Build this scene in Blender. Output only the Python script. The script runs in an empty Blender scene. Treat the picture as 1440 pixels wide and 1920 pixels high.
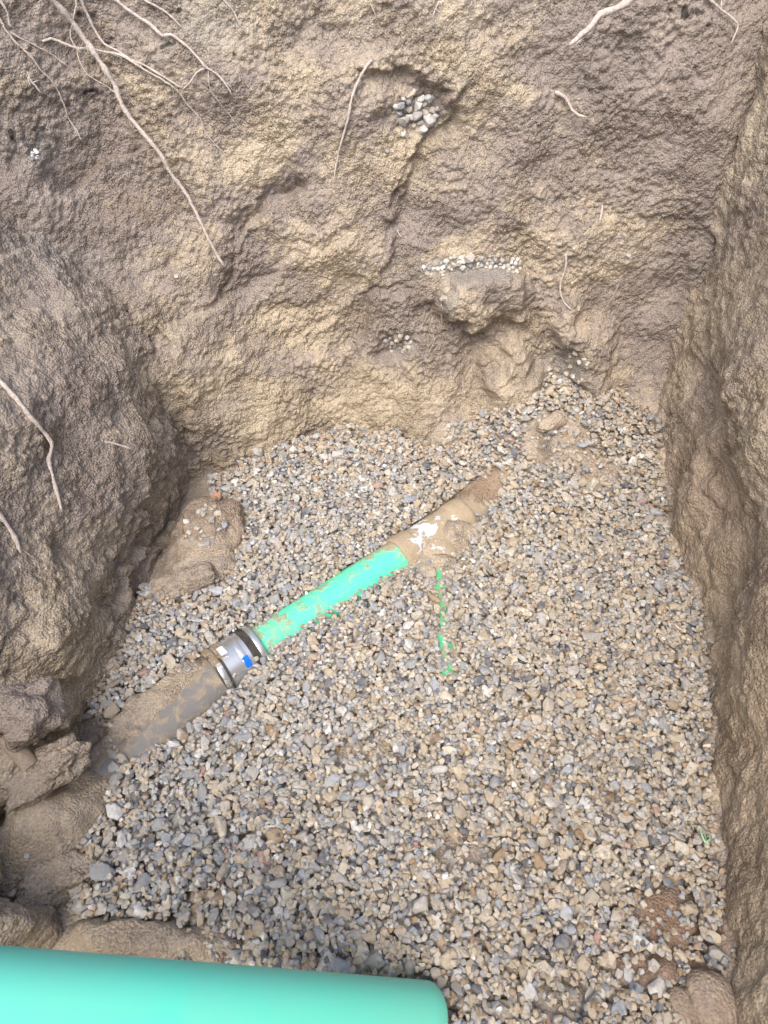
import bpy, bmesh, math, random
import numpy as np
from mathutils import Vector, Matrix
from mathutils.bvhtree import BVHTree

R = math.radians
random.seed(7)
rng = np.random.default_rng(11)
sc = bpy.context.scene
COL = sc.collection

# ------------------------------------------------------------------ camera
CAM_H, PITCH, FPX = 1.526, R(45), 1350.0          # height over the gravel, downward pitch, focal length in photo pixels
cd = bpy.data.cameras.new('camera')
cam = bpy.data.objects.new('camera', cd); COL.objects.link(cam)
cam.location = (0, 0, CAM_H)
cam.rotation_euler = (math.pi/2 - PITCH, 0, 0)
cd.sensor_fit = 'VERTICAL'; cd.sensor_height = 36.0; cd.lens = FPX/1920*36
cd.clip_start = 0.02; cd.clip_end = 500
cd.dof.use_dof = True; cd.dof.focus_distance = 2.0; cd.dof.aperture_fstop = 8.0
sc.camera = cam

# ------------------------------------------------------------------ sky, sun, exposure (bright overcast)
SUN_DIR = Vector((-0.16, -0.55, 0.80)).normalized()
w = bpy.data.worlds.new('World'); sc.world = w; w.use_nodes = True
nt = w.node_tree
sky = nt.nodes.new('ShaderNodeTexSky'); sky.sky_type = 'NISHITA'; sky.sun_disc = False
sky.sun_elevation = math.asin(SUN_DIR.z)
sky.sun_rotation = math.atan2(SUN_DIR.x, SUN_DIR.y)
sky.dust_density = 4.0; sky.air_density = 1.0; sky.ozone_density = 0.6
nt.links.new(sky.outputs[0], nt.nodes['Background'].inputs[0])
nt.nodes['Background'].inputs[1].default_value = 0.15
sl = bpy.data.lights.new('sun', 'SUN'); sl.energy = 1.2; sl.angle = R(45); sl.color = (1.0, 0.995, 0.985)
so = bpy.data.objects.new('sun', sl); COL.objects.link(so)
so.rotation_euler = SUN_DIR.to_track_quat('Z', 'Y').to_euler(); so.location = SUN_DIR*8
vs = sc.view_settings
vs.view_transform = 'Standard'; vs.look = 'None'; vs.gamma = 1.0; vs.use_curve_mapping = False
vs.exposure = 1.02
sc.cycles.max_bounces = 6; sc.cycles.diffuse_bounces = 4

# ------------------------------------------------------------------ pixel <-> world
SP, CP = math.sin(PITCH), math.cos(PITCH)
def pdir(px, py):
    x = (px-720)/FPX; v = (py-960)/FPX
    return Vector((x, CP - v*SP, -SP - v*CP))       # length along the axis is 1
def on_z(px, py, z=0.0):
    d = pdir(px, py); t = (z-CAM_H)/d.z
    return Vector((d.x*t, d.y*t, z))
def at_depth(px, py, t):
    d = pdir(px, py); return Vector((d.x*t, d.y*t, CAM_H + d.z*t))
def proj(P):
    X, Y, Z = P[..., 0], P[..., 1], P[..., 2]-CAM_H
    dep = np.maximum(Y*CP - Z*SP, 0.05)
    v = -(Y*SP + Z*CP)/dep
    return 720 + FPX*X/dep, 960 + FPX*v, dep

# ------------------------------------------------------------------ noise
def _hash(i, j, k, s):
    h = (i*73856093) ^ (j*19349663) ^ (k*83492791) ^ (s*2654435761)
    h = (h ^ (h >> 13)) * 1274126177
    h = h ^ (h >> 16)
    return h & 0xFFFFFF
GR = rng.normal(size=(256, 3)); GR /= np.linalg.norm(GR, axis=1)[:, None]
def pn(P, scale, seed=0):
    q = P/scale
    f = np.floor(q).astype(np.int64); t = q-f
    u = t*t*t*(t*(t*6-15)+10)
    out = 0
    for a in (0, 1):
        wa = u[..., 0] if a else 1-u[..., 0]
        for b in (0, 1):
            wb = u[..., 1] if b else 1-u[..., 1]
            for c in (0, 1):
                wc = u[..., 2] if c else 1-u[..., 2]
                g = GR[_hash(f[..., 0]+a, f[..., 1]+b, f[..., 2]+c, seed) & 255]
                d = g[..., 0]*(t[..., 0]-a) + g[..., 1]*(t[..., 1]-b) + g[..., 2]*(t[..., 2]-c)
                out = out + wa*wb*wc*d
    return out*1.6
def fbm(P, scale, oct_=3, seed=0, gain=0.5):
    s = 0; a = 1.0
    for o in range(oct_):
        s = s + a*pn(P, scale/2**o, seed+o*17); a *= gain
    return s
def lumps(A, B, cell, seed, keep=0.7):
    """rounded crumbs on a surface with flat coordinates A, B: one dome per cell, random size"""
    qa, qb = A/cell, B/cell
    ia, ib = np.floor(qa).astype(np.int64), np.floor(qb).astype(np.int64)
    best = np.zeros_like(A)
    for da in (-1, 0, 1):
        for db in (-1, 0, 1):
            ca, cb = ia+da, ib+db
            h1 = _hash(ca, cb, ca*0, seed)/0xFFFFFF; h2 = _hash(ca, cb, ca*0+1, seed)/0xFFFFFF
            h3 = _hash(ca, cb, ca*0+2, seed)/0xFFFFFF; h4 = _hash(ca, cb, ca*0+3, seed)/0xFFFFFF
            r = 0.3+0.6*h3
            d2 = ((qa-ca-h1)**2 + ((qb-cb-h2)*(0.8+0.5*h4))**2)/(r*r)
            best = np.maximum(best, np.where(h4 < keep, np.sqrt(np.maximum(0, 1-d2))*r, 0))
    return best
def sstep(x, a, b):
    t = np.clip((x-a)/(b-a), 0, 1); return t*t*(3-2*t)
def gs(px, py, cx, cy, rx, ry=None, rot=0):
    ry = ry or rx; c, s = math.cos(R(rot)), math.sin(R(rot))
    x, y = px-cx, py-cy
    return np.exp(-(((x*c+y*s)/rx)**2 + ((-x*s+y*c)/ry)**2))
def plat(px, py, cx, cy, rx, ry, rot=0, soft=0.35):
    c, s = math.cos(R(rot)), math.sin(R(rot))
    x, y = px-cx, py-cy
    d = np.sqrt(((x*c+y*s)/rx)**2 + ((-x*s+y*c)/ry)**2)
    return 1-sstep(d, 1-soft, 1+soft)
def cut(px, py, pts, edge, fall):
    """scallop: sharp edge along a polyline, fading to the right-hand side of its direction"""
    out = np.zeros_like(px)
    for (x0, y0), (x1, y1) in zip(pts[:-1], pts[1:]):
        L = math.hypot(x1-x0, y1-y0); ux, uy = (x1-x0)/L, (y1-y0)/L
        t = ((px-x0)*ux + (py-y0)*uy)
        d = -(px-x0)*uy + (py-y0)*ux
        tt = np.clip(t, 0, L); over = np.abs(t-tt)
        f = sstep(d, -edge, edge)*np.exp(-np.maximum(d, 0)/fall)*np.exp(-(over/(0.35*fall))**2)
        out = np.maximum(out, f)
    return out

def warp(P, px, py, seed):
    return (px + 20*fbm(P, .085, 3, seed) , py + 20*fbm(P, .085, 3, seed+50))

# ------------------------------------------------------------------ mesh helpers
def mesh_np(name, V, F, smooth=True, attr=None):
    V = np.asarray(V, np.float32).reshape(-1, 3); F = np.asarray(F, np.int32); n = F.shape[1]
    me = bpy.data.meshes.new(name)
    me.vertices.add(len(V)); me.vertices.foreach_set('co', V.ravel())
    me.loops.add(F.size); me.loops.foreach_set('vertex_index', F.ravel())
    me.polygons.add(len(F)); me.polygons.foreach_set('loop_start', np.arange(0, F.size, n, dtype=np.int32))
    me.polygons.foreach_set('use_smooth', np.full(len(F), smooth))
    me.update(calc_edges=True)
    if attr is not None:
        a = me.color_attributes.new('soil', 'FLOAT_COLOR', 'POINT')
        c = np.ones((len(V), 4), np.float32); c[:, :attr.shape[-1]] = attr.reshape(len(V), -1)
        a.data.foreach_set('color', c.ravel())
    return me
def grid_faces(nv, nu, flip=False):
    i = np.arange(nv*nu).reshape(nv, nu)
    q = np.stack([i[:-1, :-1], i[:-1, 1:], i[1:, 1:], i[1:, :-1]], -1).reshape(-1, 4)
    return q[:, ::-1] if flip else q
def link(name, me, mat=None, parent=None):
    o = bpy.data.objects.new(name, me); COL.objects.link(o)
    if mat is not None and me is not None and not me.materials: me.materials.append(mat)
    if parent is not None: o.parent = parent
    return o
def tag(o, label=None, cat=None, group=None, kind=None):
    if label: o['label'] = label
    if cat: o['category'] = cat
    if group: o['group'] = group
    if kind: o['kind'] = kind
    return o
def empty(name, loc=(0, 0, 0)):
    o = bpy.data.objects.new(name, None); COL.objects.link(o); o.location = loc; o.empty_display_size = .05
    return o
def srgb(r, g, b, k=1.0):
    f = lambda c: ((c/255+0.055)/1.055)**2.4 if c > 10 else c/255/12.92
    return (f(r)*k, f(g)*k, f(b)*k, 1)

# ------------------------------------------------------------------ materials
def nodes(name):
    m = bpy.data.materials.new(name); m.use_nodes = True
    n = m.node_tree; return m, n, n.nodes['Principled BSDF'], n.links
def N(n, t, **kw):
    x = n.nodes.new(t)
    for k, v in kw.items():
        if k.startswith('i_'):
            key = k[2:]; x.inputs[int(key) if key.isdigit() else key].default_value = v
        else: setattr(x, k, v)
    return x
def mix(n, a, b, f, blend='MIX'):
    x = n.nodes.new('ShaderNodeMix'); x.data_type = 'RGBA'; x.blend_type = blend; L = n.links
    for sock, v in ((x.inputs[0], f), (x.inputs[6], a), (x.inputs[7], b)):
        if hasattr(v, 'links'): L.new(v, sock)
        else: sock.default_value = v
    return x.outputs[2]
def mrange(n, v, a, b, c=0.0, d=1.0):
    x = N(n, 'ShaderNodeMapRange'); x.inputs[1].default_value = a; x.inputs[2].default_value = b
    x.inputs[3].default_value = c; x.inputs[4].default_value = d
    n.links.new(v, x.inputs[0]); return x.outputs[0]
def noise(n, co, scale, detail=4, rough=0.6, dist=0.0):
    x = N(n, 'ShaderNodeTexNoise'); x.inputs['Scale'].default_value = scale; x.inputs['Detail'].default_value = detail
    x.inputs['Roughness'].default_value = rough; x.inputs['Distortion'].default_value = dist
    n.links.new(co, x.inputs['Vector']); return x.outputs['Fac']

DARK, TAN, ORG, GREY = srgb(153, 141, 132), srgb(190, 175, 152), srgb(46, 44, 44), srgb(156, 150, 142)
RUST = srgb(156, 126, 96)
def soil_material(name, crumb=1.0):
    """attribute soil: R = sandy tan, G = black organic, B = grey dust / gravel fines"""
    m, n, p, L = nodes(name)
    co = N(n, 'ShaderNodeTexCoord').outputs['Object']
    at = N(n, 'ShaderNodeVertexColor', layer_name='soil')
    sp = N(n, 'ShaderNodeSeparateColor'); L.new(at.outputs[0], sp.inputs[0])
    n1 = noise(n, co, 62, 7, 0.78); n2 = noise(n, co, 9, 4, 0.6); n3 = noise(n, co, 240, 3, 0.6)
    # ragged edge to the tan patches
    add = N(n, 'ShaderNodeMath', operation='ADD'); L.new(sp.outputs[0], add.inputs[0])
    L.new(mrange(n, n1, 0.3, 0.7, -0.42, 0.42), add.inputs[1])
    f = mrange(n, add.outputs[0], 0.18, 0.88)
    c = mix(n, DARK, TAN, f)
    c = mix(n, c, RUST, mrange(n, n2, 0.52, 0.75, 0, 0.22))
    c = mix(n, c, srgb(138, 110, 84), mrange(n, at.outputs['Alpha'], 1.0, 0.0, 0.0, 0.7))
    add2 = N(n, 'ShaderNodeMath', operation='ADD'); L.new(sp.outputs[2], add2.inputs[0])
    L.new(mrange(n, n1, 0.25, 0.75, -0.3, 0.3), add2.inputs[1])
    c = mix(n, c, GREY, mrange(n, add2.outputs[0], 0.35, 0.8, 0, 0.85))
    add3 = N(n, 'ShaderNodeMath', operation='ADD'); L.new(sp.outputs[1], add3.inputs[0])
    L.new(mrange(n, n1, 0.25, 0.75, -0.4, 0.4), add3.inputs[1])
    c = mix(n, c, ORG, mrange(n, add3.outputs[0], 0.45, 0.75, 0, 0.85))
    c = mix(n, c, (0.5, 0.5, 0.5, 1), mrange(n, n3, 0.3, 0.7, 0.0, 0.0))
    hv = N(n, 'ShaderNodeHueSaturation'); L.new(c, hv.inputs['Color']); L.new(mrange(n, n3, 0.25, 0.75, 0.72, 1.25), hv.inputs['Value'])
    L.new(hv.outputs[0], p.inputs['Base Color'])
    p.inputs['Roughness'].default_value = 0.95; p.inputs['Specular IOR Level'].default_value = 0.12
    b1 = N(n, 'ShaderNodeBump'); b1.inputs['Distance'].default_value = 0.006*crumb; b1.inputs['Strength'].default_value = 0.9
    L.new(mrange(n, n2, 0.36, 0.62, 0.6, 1.0), b1.inputs['Strength'])
    L.new(noise(n, co, 210, 4, 0.7, 0.0), b1.inputs['Height'])
    vo = N(n, 'ShaderNodeTexVoronoi'); vo.inputs['Scale'].default_value = 170; L.new(co, vo.inputs['Vector'])
    b2 = N(n, 'ShaderNodeBump', invert=True); b2.inputs['Distance'].default_value = 0.006*crumb; b2.inputs['Strength'].default_value = 0.7
    L.new(mrange(n, n2, 0.36, 0.62, 0.5, 1.0), b2.inputs['Strength'])
    L.new(vo.outputs['Distance'], b2.inputs['Height']); L.new(b1.outputs[0], b2.inputs['Normal'])
    L.new(b2.outputs[0], p.inputs['Normal'])
    return m
M_SOIL = soil_material('earth')
M_SOIL_SMOOTH = soil_material('smeared_earth', 0.7)

def stone_material(name, per_object):
    m, n, p, L = nodes(name)
    co = N(n, 'ShaderNodeTexCoord').outputs['Object']
    geo = N(n, 'ShaderNodeNewGeometry')
    if per_object:
        base = N(n, 'ShaderNodeObjectInfo').outputs['Color']
    else:
        base = N(n, 'ShaderNodeVertexColor', layer_name='soil').outputs[0]
    pos = geo.outputs['Position']
    n1 = noise(n, pos, 130, 5, 0.7); n2 = noise(n, pos, 420, 3, 0.6); n3 = noise(n, pos, 60, 3, 0.6)
    hv = N(n, 'ShaderNodeHueSaturation'); L.new(base, hv.inputs['Color']); L.new(mrange(n, n1, 0.3, 0.7, 0.72, 1.22), hv.inputs['Value'])
    c = mix(n, hv.outputs[0], srgb(178, 167, 150, 0.9), mrange(n, n3, 0.38, 0.66, 0.04, 0.60))   # settled dust
    L.new(c, p.inputs['Base Color'])
    p.inputs['Roughness'].default_value = 0.85; p.inputs['Specular IOR Level'].default_value = 0.25
    b = N(n, 'ShaderNodeBump'); b.inputs['Distance'].default_value = 0.0022; b.inputs['Strength'].default_value = 0.8
    L.new(n1, b.inputs['Height'])
    b2 = N(n, 'ShaderNodeBump'); b2.inputs['Distance'].default_value = 0.0008; b2.inputs['Strength'].default_value = 0.7
    L.new(n2, b2.inputs['Height']); L.new(b.outputs[0], b2.inputs['Normal']); L.new(b2.outputs[0], p.inputs['Normal'])
    return m
M_STONE_V = stone_material('crushed_stone', False)
M_STONE_O = stone_material('crushed_stone_single', True)

def plastic(name, col, dirt_lo, dirt_hi, rough=0.38, scale=(22, 70), dirtcol=srgb(186, 169, 143), streak=(1, 1, 1)):
    m, n, p, L = nodes(name)
    co = N(n, 'ShaderNodeTexCoord').outputs['Object']
    mp = N(n, 'ShaderNodeMapping'); mp.inputs['Scale'].default_value = streak; L.new(co, mp.inputs[0]); co2 = mp.outputs[0]
    a = noise(n, co2, scale[0], 3, 0.55, 0.6); b = noise(n, co2, scale[1], 5, 0.7)
    at = N(n, 'ShaderNodeVertexColor', layer_name='soil'); sp = N(n, 'ShaderNodeSeparateColor'); L.new(at.outputs[0], sp.inputs[0])
    s = N(n, 'ShaderNodeMath', operation='MULTIPLY_ADD'); L.new(b, s.inputs[0]); s.inputs[1].default_value = 0.38; L.new(a, s.inputs[2])
    s2 = N(n, 'ShaderNodeMath', operation='ADD'); L.new(s.outputs[0], s2.inputs[0]); L.new(sp.outputs[0], s2.inputs[1])
    f = mrange(n, s2.outputs[0], dirt_lo, dirt_hi)
    fine = noise(n, co, 300, 4, 0.6)
    dc = mix(n, dirtcol, srgb(164, 146, 122), mrange(n, fine, 0.4, 0.7))
    film = mix(n, col, dirtcol, mrange(n, a, 0.35, 0.7, 0.02, 0.16))
    c = mix(n, film, dc, f); L.new(c, p.inputs['Base Color'])
    L.new(mrange(n, f, 0, 1, rough, 0.95), p.inputs['Roughness'])
    p.inputs['Specular IOR Level'].default_value = 0.4
    bp = N(n, 'ShaderNodeBump'); bp.inputs['Distance'].default_value = 0.0035; bp.inputs['Strength'].default_value = 0.8
    h = N(n, 'ShaderNodeMath', operation='MULTIPLY'); L.new(f, h.inputs[0]); L.new(mrange(n, noise(n, co, 110, 6, 0.75), 0.2, 0.8, 0.2, 1.3), h.inputs[1])
    L.new(h.outputs[0], bp.inputs['Height']); L.new(bp.outputs[0], p.inputs['Normal'])
    return m
def simple(name, col, rough=0.7, metal=0.0, var=0.2, vscale=60, bump=0.001):
    m, n, p, L = nodes(name)
    co = N(n, 'ShaderNodeTexCoord').outputs['Object']
    f = noise(n, co, vscale, 5, 0.65)
    hv = N(n, 'ShaderNodeHueSaturation'); hv.inputs['Color'].default_value = col
    L.new(mrange(n, f, 0.25, 0.75, 1-var, 1+var), hv.inputs['Value']); L.new(hv.outputs[0], p.inputs['Base Color'])
    p.inputs['Roughness'].default_value = rough; p.inputs['Metallic'].default_value = metal
    p.inputs['Specular IOR Level'].default_value = 0.3
    b = N(n, 'ShaderNodeBump'); b.inputs['Distance'].default_value = bump; L.new(f, b.inputs['Height']); L.new(b.outputs[0], p.inputs['Normal'])
    return m
GREEN = srgb(92, 232, 188)
M_ROOT = simple('pale_root', srgb(188, 176, 166), 0.9, 0, 0.38, 140, 0.003)
M_ROOT_DARK = simple('brown_root', srgb(150, 136, 121), 0.9, 0, 0.3, 90, 0.002)

# ------------------------------------------------------------------ the pit walls
GROUND_Z = 1.34
def spaced(segs):
    out = []
    for a, b, d in segs: out.append(np.arange(a, b, d))
    return np.concatenate(out + [np.array([segs[-1][1]])])
def normals(P, sign):
    du = np.gradient(P, axis=1); dv = np.gradient(P, axis=0)
    n = np.cross(du, dv); n /= np.linalg.norm(n, axis=-1, keepdims=True)+1e-12
    return n*sign

# ---- back wall
u = spaced([(-1.5, -1.05, .012), (-1.05, 1.02, .0034), (1.02, 1.2, .02)]); v = spaced([(-.10, 1.24, .0034), (1.24, GROUND_Z, .01)])
X, Z = np.meshgrid(u, v)
def back_y(X, Z):
    y = 1.89 + 0.15*Z + 0.03*np.sin(X*2.2+.5)
    y = y - 0.22*sstep(-X, .22, .75)*(1-sstep(Z, .25, .95))
    y = y - 0.42*sstep(-X, .60, 1.40)*sstep(Z, .1, .6)
    return y
P0 = np.stack([X, back_y(X, Z), Z], -1)
px, py, dep = proj(P0)
NRM = normals(P0, 1.0); NRM = np.where(NRM[..., 1:2] > 0, -NRM, NRM)
rawx, rawy = px, py; px, py = warp(P0, px, py, 700)
d = 0.040*fbm(P0*np.array([1, 1, 1.15]), .34, 2, 3) + 0.007*fbm(P0, .085, 3, 21)
d += .018*(.35-np.abs(fbm((P0+.01*fbm(P0, .05, 2, 8)[..., None]) @ np.array([[.8, 0, .6], [0, 1, 0], [-.9, 0, 1.1]]), .21, 2, 44)))
rough = 0.35+0.65*sstep(fbm(P0, .22, 2, 77), -.35, .35)            # crumbly and smooth areas
# excavator scallops, edges as in the photograph
d -= 0.050*cut(px, py, [(560, 365), (515, 378), (492, 410), (478, 440)], 5, 60)*(1-sstep(px, 560, 640))
d -= 0.045*cut(px, py, [(240, 285), (200, 296), (172, 325), (128, 356)], 4, 70)
d += 0.060*cut(px, py, [(722, 470), (742, 390), (790, 275), (835, 215)], 7, 130)*0
d -= 0.042*cut(px, py, [(835, 215), (790, 275), (745, 375), (722, 470)][::-1], 9, 150)*(px > 600)*(1-sstep(py, 430, 560))
d -= 0.040*cut(px, py, [(760, 540), (705, 545), (684, 590), (676, 640)], 6, 70)
d -= 0.020*cut(px, py, [(330, 505), (300, 540), (190, 610)], 6, 60)
d -= 0.030*cut(px, py, [(440, 495), (436, 560)], 3, 25)
d -= 0.025*cut(px, py, [(650, 440), (560, 470), (470, 560), (330, 610)], 12, 60)
d -= 0.020*cut(px, py, [(620, 600), (520, 640), (430, 650)], 10, 50)
# niche with the pocket of stones under an overhang
d -= 0.034*plat(px, py, 785, 205, 55, 52, 10, .6)
d += 0.030*cut(px, py, [(640, 150), (700, 128), (830, 165), (860, 195)], 8, 50)*0
d -= 0.034*cut(px, py, [(690, 122), (760, 132), (822, 165)], 7, 55)
# ledge of compacted backfill with stones on top
led = plat(px, py, 905, 555, 92, 62, 6, .25)
d += 0.085*led*sstep(py, 498, 522)*(1-0.55*sstep(py, 540, 640))*(1-.5*sstep(-px, -850, -800))
d += 0.035*plat(px, py, 862, 590, 40, 50, 0, .5)
d -= 0.05*plat(px, py, 742, 645, 32, 22, -10, .5)
# lumps at the foot
d += 0.075*plat(px, py, 955, 718, 48, 62, 20, .5) + 0.060*plat(px, py, 1062, 608, 27, 44, 8, .5)
d += 0.070*plat(px, py, 1115, 672, 36, 70, 0, .5) + 0.045*gs(px, py, 1220, 760, 60, 50)
d += 0.060*gs(px, py, 790, 760, 130, 95, 12) + 0.05*plat(px, py, 850, 800, 70, 40, -20, .6)
d += 0.045*gs(px, py, 480, 790, 140, 70, -10) + 0.05*gs(px, py, 330, 700, 60, 60)
d -= 0.035*gs(px, py, 900, 660, 40, 60) + 0.03*gs(px, py, 1030, 690, 40, 60)
d -= 0.030*cut(px, py, [(300, 620), (335, 720), (345, 830)], 5, 50)
d += 0.030*sstep(px, 1180, 1330)*gs(px, py, 1300, 300, 130, 420)
d -= 0.020*cut(px, py, [(1287, 500), (1286, 580)], 4, 40)
d += 0.05*gs(px, py, 60, 420, 70, 200, -35)
# crumbs
l1 = lumps(X, Z*1.05+X*.3, .030, 5, .5)*.030*.42; l2 = lumps(X+Z*.2, Z, .0165, 9, .75)*.0165*.55; l3 = lumps(X*1.1, Z-X*.15, .0105, 14, .8)*.0105*.75
d += (.35*l1*sstep(rough, .6, 1) + .65*l2*rough + 1.25*l3*(0.4+.6*rough)) + .0025*fbm(P0, .022, 2, 55)
cr = (l1+l2+l3)
WALL_B = P0 + NRM*d[..., None]
ps = np.stack([px, py, px*0], -1)
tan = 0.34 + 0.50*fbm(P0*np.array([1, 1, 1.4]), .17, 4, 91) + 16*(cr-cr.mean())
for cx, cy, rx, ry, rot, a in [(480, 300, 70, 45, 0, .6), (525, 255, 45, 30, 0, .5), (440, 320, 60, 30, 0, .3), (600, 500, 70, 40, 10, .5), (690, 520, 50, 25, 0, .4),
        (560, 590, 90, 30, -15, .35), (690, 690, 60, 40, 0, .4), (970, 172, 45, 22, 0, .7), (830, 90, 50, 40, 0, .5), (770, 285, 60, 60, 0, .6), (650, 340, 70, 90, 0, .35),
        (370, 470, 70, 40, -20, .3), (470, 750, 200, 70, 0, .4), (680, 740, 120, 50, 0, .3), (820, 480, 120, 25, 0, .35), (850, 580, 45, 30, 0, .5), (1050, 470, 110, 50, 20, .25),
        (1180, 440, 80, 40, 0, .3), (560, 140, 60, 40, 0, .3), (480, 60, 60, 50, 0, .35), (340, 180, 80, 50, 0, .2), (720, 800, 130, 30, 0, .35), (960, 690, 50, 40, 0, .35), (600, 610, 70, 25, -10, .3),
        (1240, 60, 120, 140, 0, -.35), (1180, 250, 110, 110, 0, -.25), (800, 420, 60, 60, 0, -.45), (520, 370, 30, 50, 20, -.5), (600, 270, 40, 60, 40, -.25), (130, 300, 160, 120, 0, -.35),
        (100, 520, 90, 160, -30, -.35), (1080, 110, 110, 90, 0, -.2), (420, 420, 50, 40, 0, -.25), (710, 570, 40, 50, 0, -.35), (1330, 400, 50, 500, 0, -.3), (300, 500, 60, 60, 0, -.1), (900, 320, 100, 100, 0, -.1)]:  # negative spots: greyer soil, plus shade painted into hollows and the right corner
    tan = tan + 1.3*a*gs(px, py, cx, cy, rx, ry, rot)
org = 0.0*px
for cx, cy, r in [(335, 32, 16), (320, 82, 16), (450, 102, 12), (372, 50, 10), (545, 5, 14), (440, 35, 14), (30, 255, 18), (170, 165, 10), (215, 75, 20), (150, 25, 22), (1210, 105, 26), (1290, 20, 40), (375, 95, 8)]:
    org = org + .82*gs(px, py, cx, cy, r*1.3, r*.9)*(.75+1.1*fbm(P0, .02, 2, 66))
gry = .12 + .25*fbm(P0, .3, 2, 140)
for cx, cy, rx, ry, a in [(790, 225, 60, 50, .5), (880, 500, 95, 18, .9), (750, 645, 30, 20, .8), (1060, 690, 55, 50, .75), (835, 560, 14, 40, .5), (60, 290, 60, 60, .45), (300, 335, 40, 25, .6), (130, 500, 70, 90, .4), (430, 60, 180, 70, .35), (850, 815, 40, 18, .5)]:
    gry = gry + a*gs(px, py, cx, cy, rx, ry)
A = np.clip(np.stack([tan, org, gry], -1), 0, 1)
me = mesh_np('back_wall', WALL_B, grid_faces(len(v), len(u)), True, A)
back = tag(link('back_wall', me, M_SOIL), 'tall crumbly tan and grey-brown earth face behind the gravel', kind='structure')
BVH_F = [(WALL_B.reshape(-1, 3), grid_faces(len(v), len(u)))]

# ---- left bank
u = spaced([(-1.0, .15, .03), (.15, 2.05, .0042), (2.05, 2.4, .02)]); v = spaced([(-.12, .95, .0042), (.95, GROUND_Z, .012)])
Y, Z = np.meshgrid(u, v)
xb = np.interp(Y, [-1, 0.0, .3, .45, .6, .75, .9, 1.05, 1.2, 1.5, 1.7, 2.4], [-.72, -.72, -.69, -.74, -.80, -.78, -.70, -.675, -.66, -.65, -.63, -.60])
PL = np.stack([xb - .10*Z - .22*Z*np.abs(Z) - .42*np.maximum(0, Z-.58), Y, Z], -1)
px, py, dep = proj(PL)
NRM = normals(PL, 1.0); NRM = np.where(NRM[..., 0:1] < 0, -NRM, NRM)
px, py = warp(PL, px, py, 720)
d = 0.036*fbm(PL, .30, 2, 203) + 0.011*fbm(PL, .09, 3, 221)
d += 0.050*gs(px, py, 180, 760, 120, 150) + 0.05*plat(px, py, 230, 930, 90, 110, 0, .6) + .045*plat(px, py, 150, 1150, 100, 110, 0, .7)
d -= 0.05*cut(px, py, [(300, 800), (240, 850), (235, 960), (330, 1010)], 6, 60)*0
d -= 0.040*cut(px, py, [(270, 870), (232, 935), (245, 1000)][::-1], 6, 55)
d -= 0.040*cut(px, py, [(345, 985), (225, 1060), (215, 1130)], 8, 50)
d += 0.10*plat(px, py, 70, 1440, 120, 62, -8, .5) + .07*plat(px, py, 40, 1330, 80, 50, 0, .6)
d -= 0.05*gs(px, py, 90, 1370, 60, 20) 
d -= 0.06*gs(px, py, 60, 1540, 130, 45, -25)
d += 0.06*plat(px, py, 90, 1620, 110, 55, -12, .6) - 0.05*gs(px, py, 60, 1690, 120, 22)
d += 0.10*plat(px, py, 60, 1770, 160, 60, 8, .6)
rough = 0.4+0.6*sstep(fbm(PL, .2, 2, 277), -.4, .3)
ZL = Z + .45*np.maximum(0, Z-.4)
l1 = lumps(Y, ZL*1.05+Y*.3, .030, 105, .55)*.030*.5; l2 = lumps(Y+ZL*.2, ZL, .0165, 109, .8)*.0165*.6; l3 = lumps(Y*1.1, ZL-Y*.15, .0095, 114, .85)*.0095*.5
d += (.45*l1*sstep(rough, .5, 1) + .75*l2*rough + 1.25*l3) + .003*fbm(PL, .026, 2, 255)
WALL_L = PL + NRM*d[..., None]
tan = .30 + .35*fbm(PL, .2, 4, 291) + 8*(l1+l2+l3-.008) + .35*sstep(py, 1120, 1350) + .2*gs(px, py, 290, 960, 60, 80) + .35*gs(px, py, 60, 1620, 150, 60)
gry = .16 + .25*fbm(PL, .3, 2, 240) + .3*gs(px, py, 80, 460, 90, 90); org = 0*px + .05
A = np.clip(np.stack([tan, org, gry], -1), 0, 1)
me = mesh_np('left_wall', WALL_L, grid_faces(len(v), len(u)), True, A)
left = tag(link('left_wall', me, M_SOIL), 'dark lumpy grey-brown earth bank bulging over the gravel edge', kind='structure')
BVH_F.append((WALL_L.reshape(-1, 3), grid_faces(len(v), len(u))))

# ---- right wall
u = spaced([(-1.0, .15, .03), (.15, 2.08, .0042), (2.08, 2.4, .02)]); v = spaced([(-.12, 1.24, .0046), (1.24, GROUND_Z, .012)])
Y, Z = np.meshgrid(u, v)
xb = np.interp(Y, [-1, 0, .27, .55, .856, 1.0, 1.15, 1.44, 1.8, 2.4], [.60, .60, .61, .69, .765, .81, .835, .84, .88, .90])
PR = np.stack([xb + .05*Z - .03*np.sin(Z*5+1)*0 + .10*sstep(Y, 1.0, .4)*sstep(Z, 0, .5), Y, Z], -1)
px, py, dep = proj(PR)
NRM = normals(PR, 1.0); NRM = np.where(NRM[..., 0:1] > 0, -NRM, NRM)
fold = 1-np.abs(fbm(PR*np.array([1, 1, .35]), .18, 1, 303))*2.2
px, py = warp(PR, px, py, 740)
d = 0.012*fbm(PR, .30, 2, 331) + .016*(fold-.4)*sstep(Y, .5, 1.2) + .008*fbm(PR, .08, 3, 321)
d += .035*plat(px, py, 1430, 760, 50, 110, 0, .8) - .025*gs(px, py, 1345, 820, 30, 200, -6) + .025*gs(px, py, 1300, 960, 30, 120, 10) - .02*gs(px, py, 1375, 1150, 30, 130, 8)
d += .025*plat(px, py, 1430, 1180, 40, 160, 0, .8)
d -= .03*gs(px, py, 1320, 500, 18, 250)
rough = .45+.55*sstep(py, 1500, 500)*sstep(fbm(PR, .2, 2, 377), -.5, .3)
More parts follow.
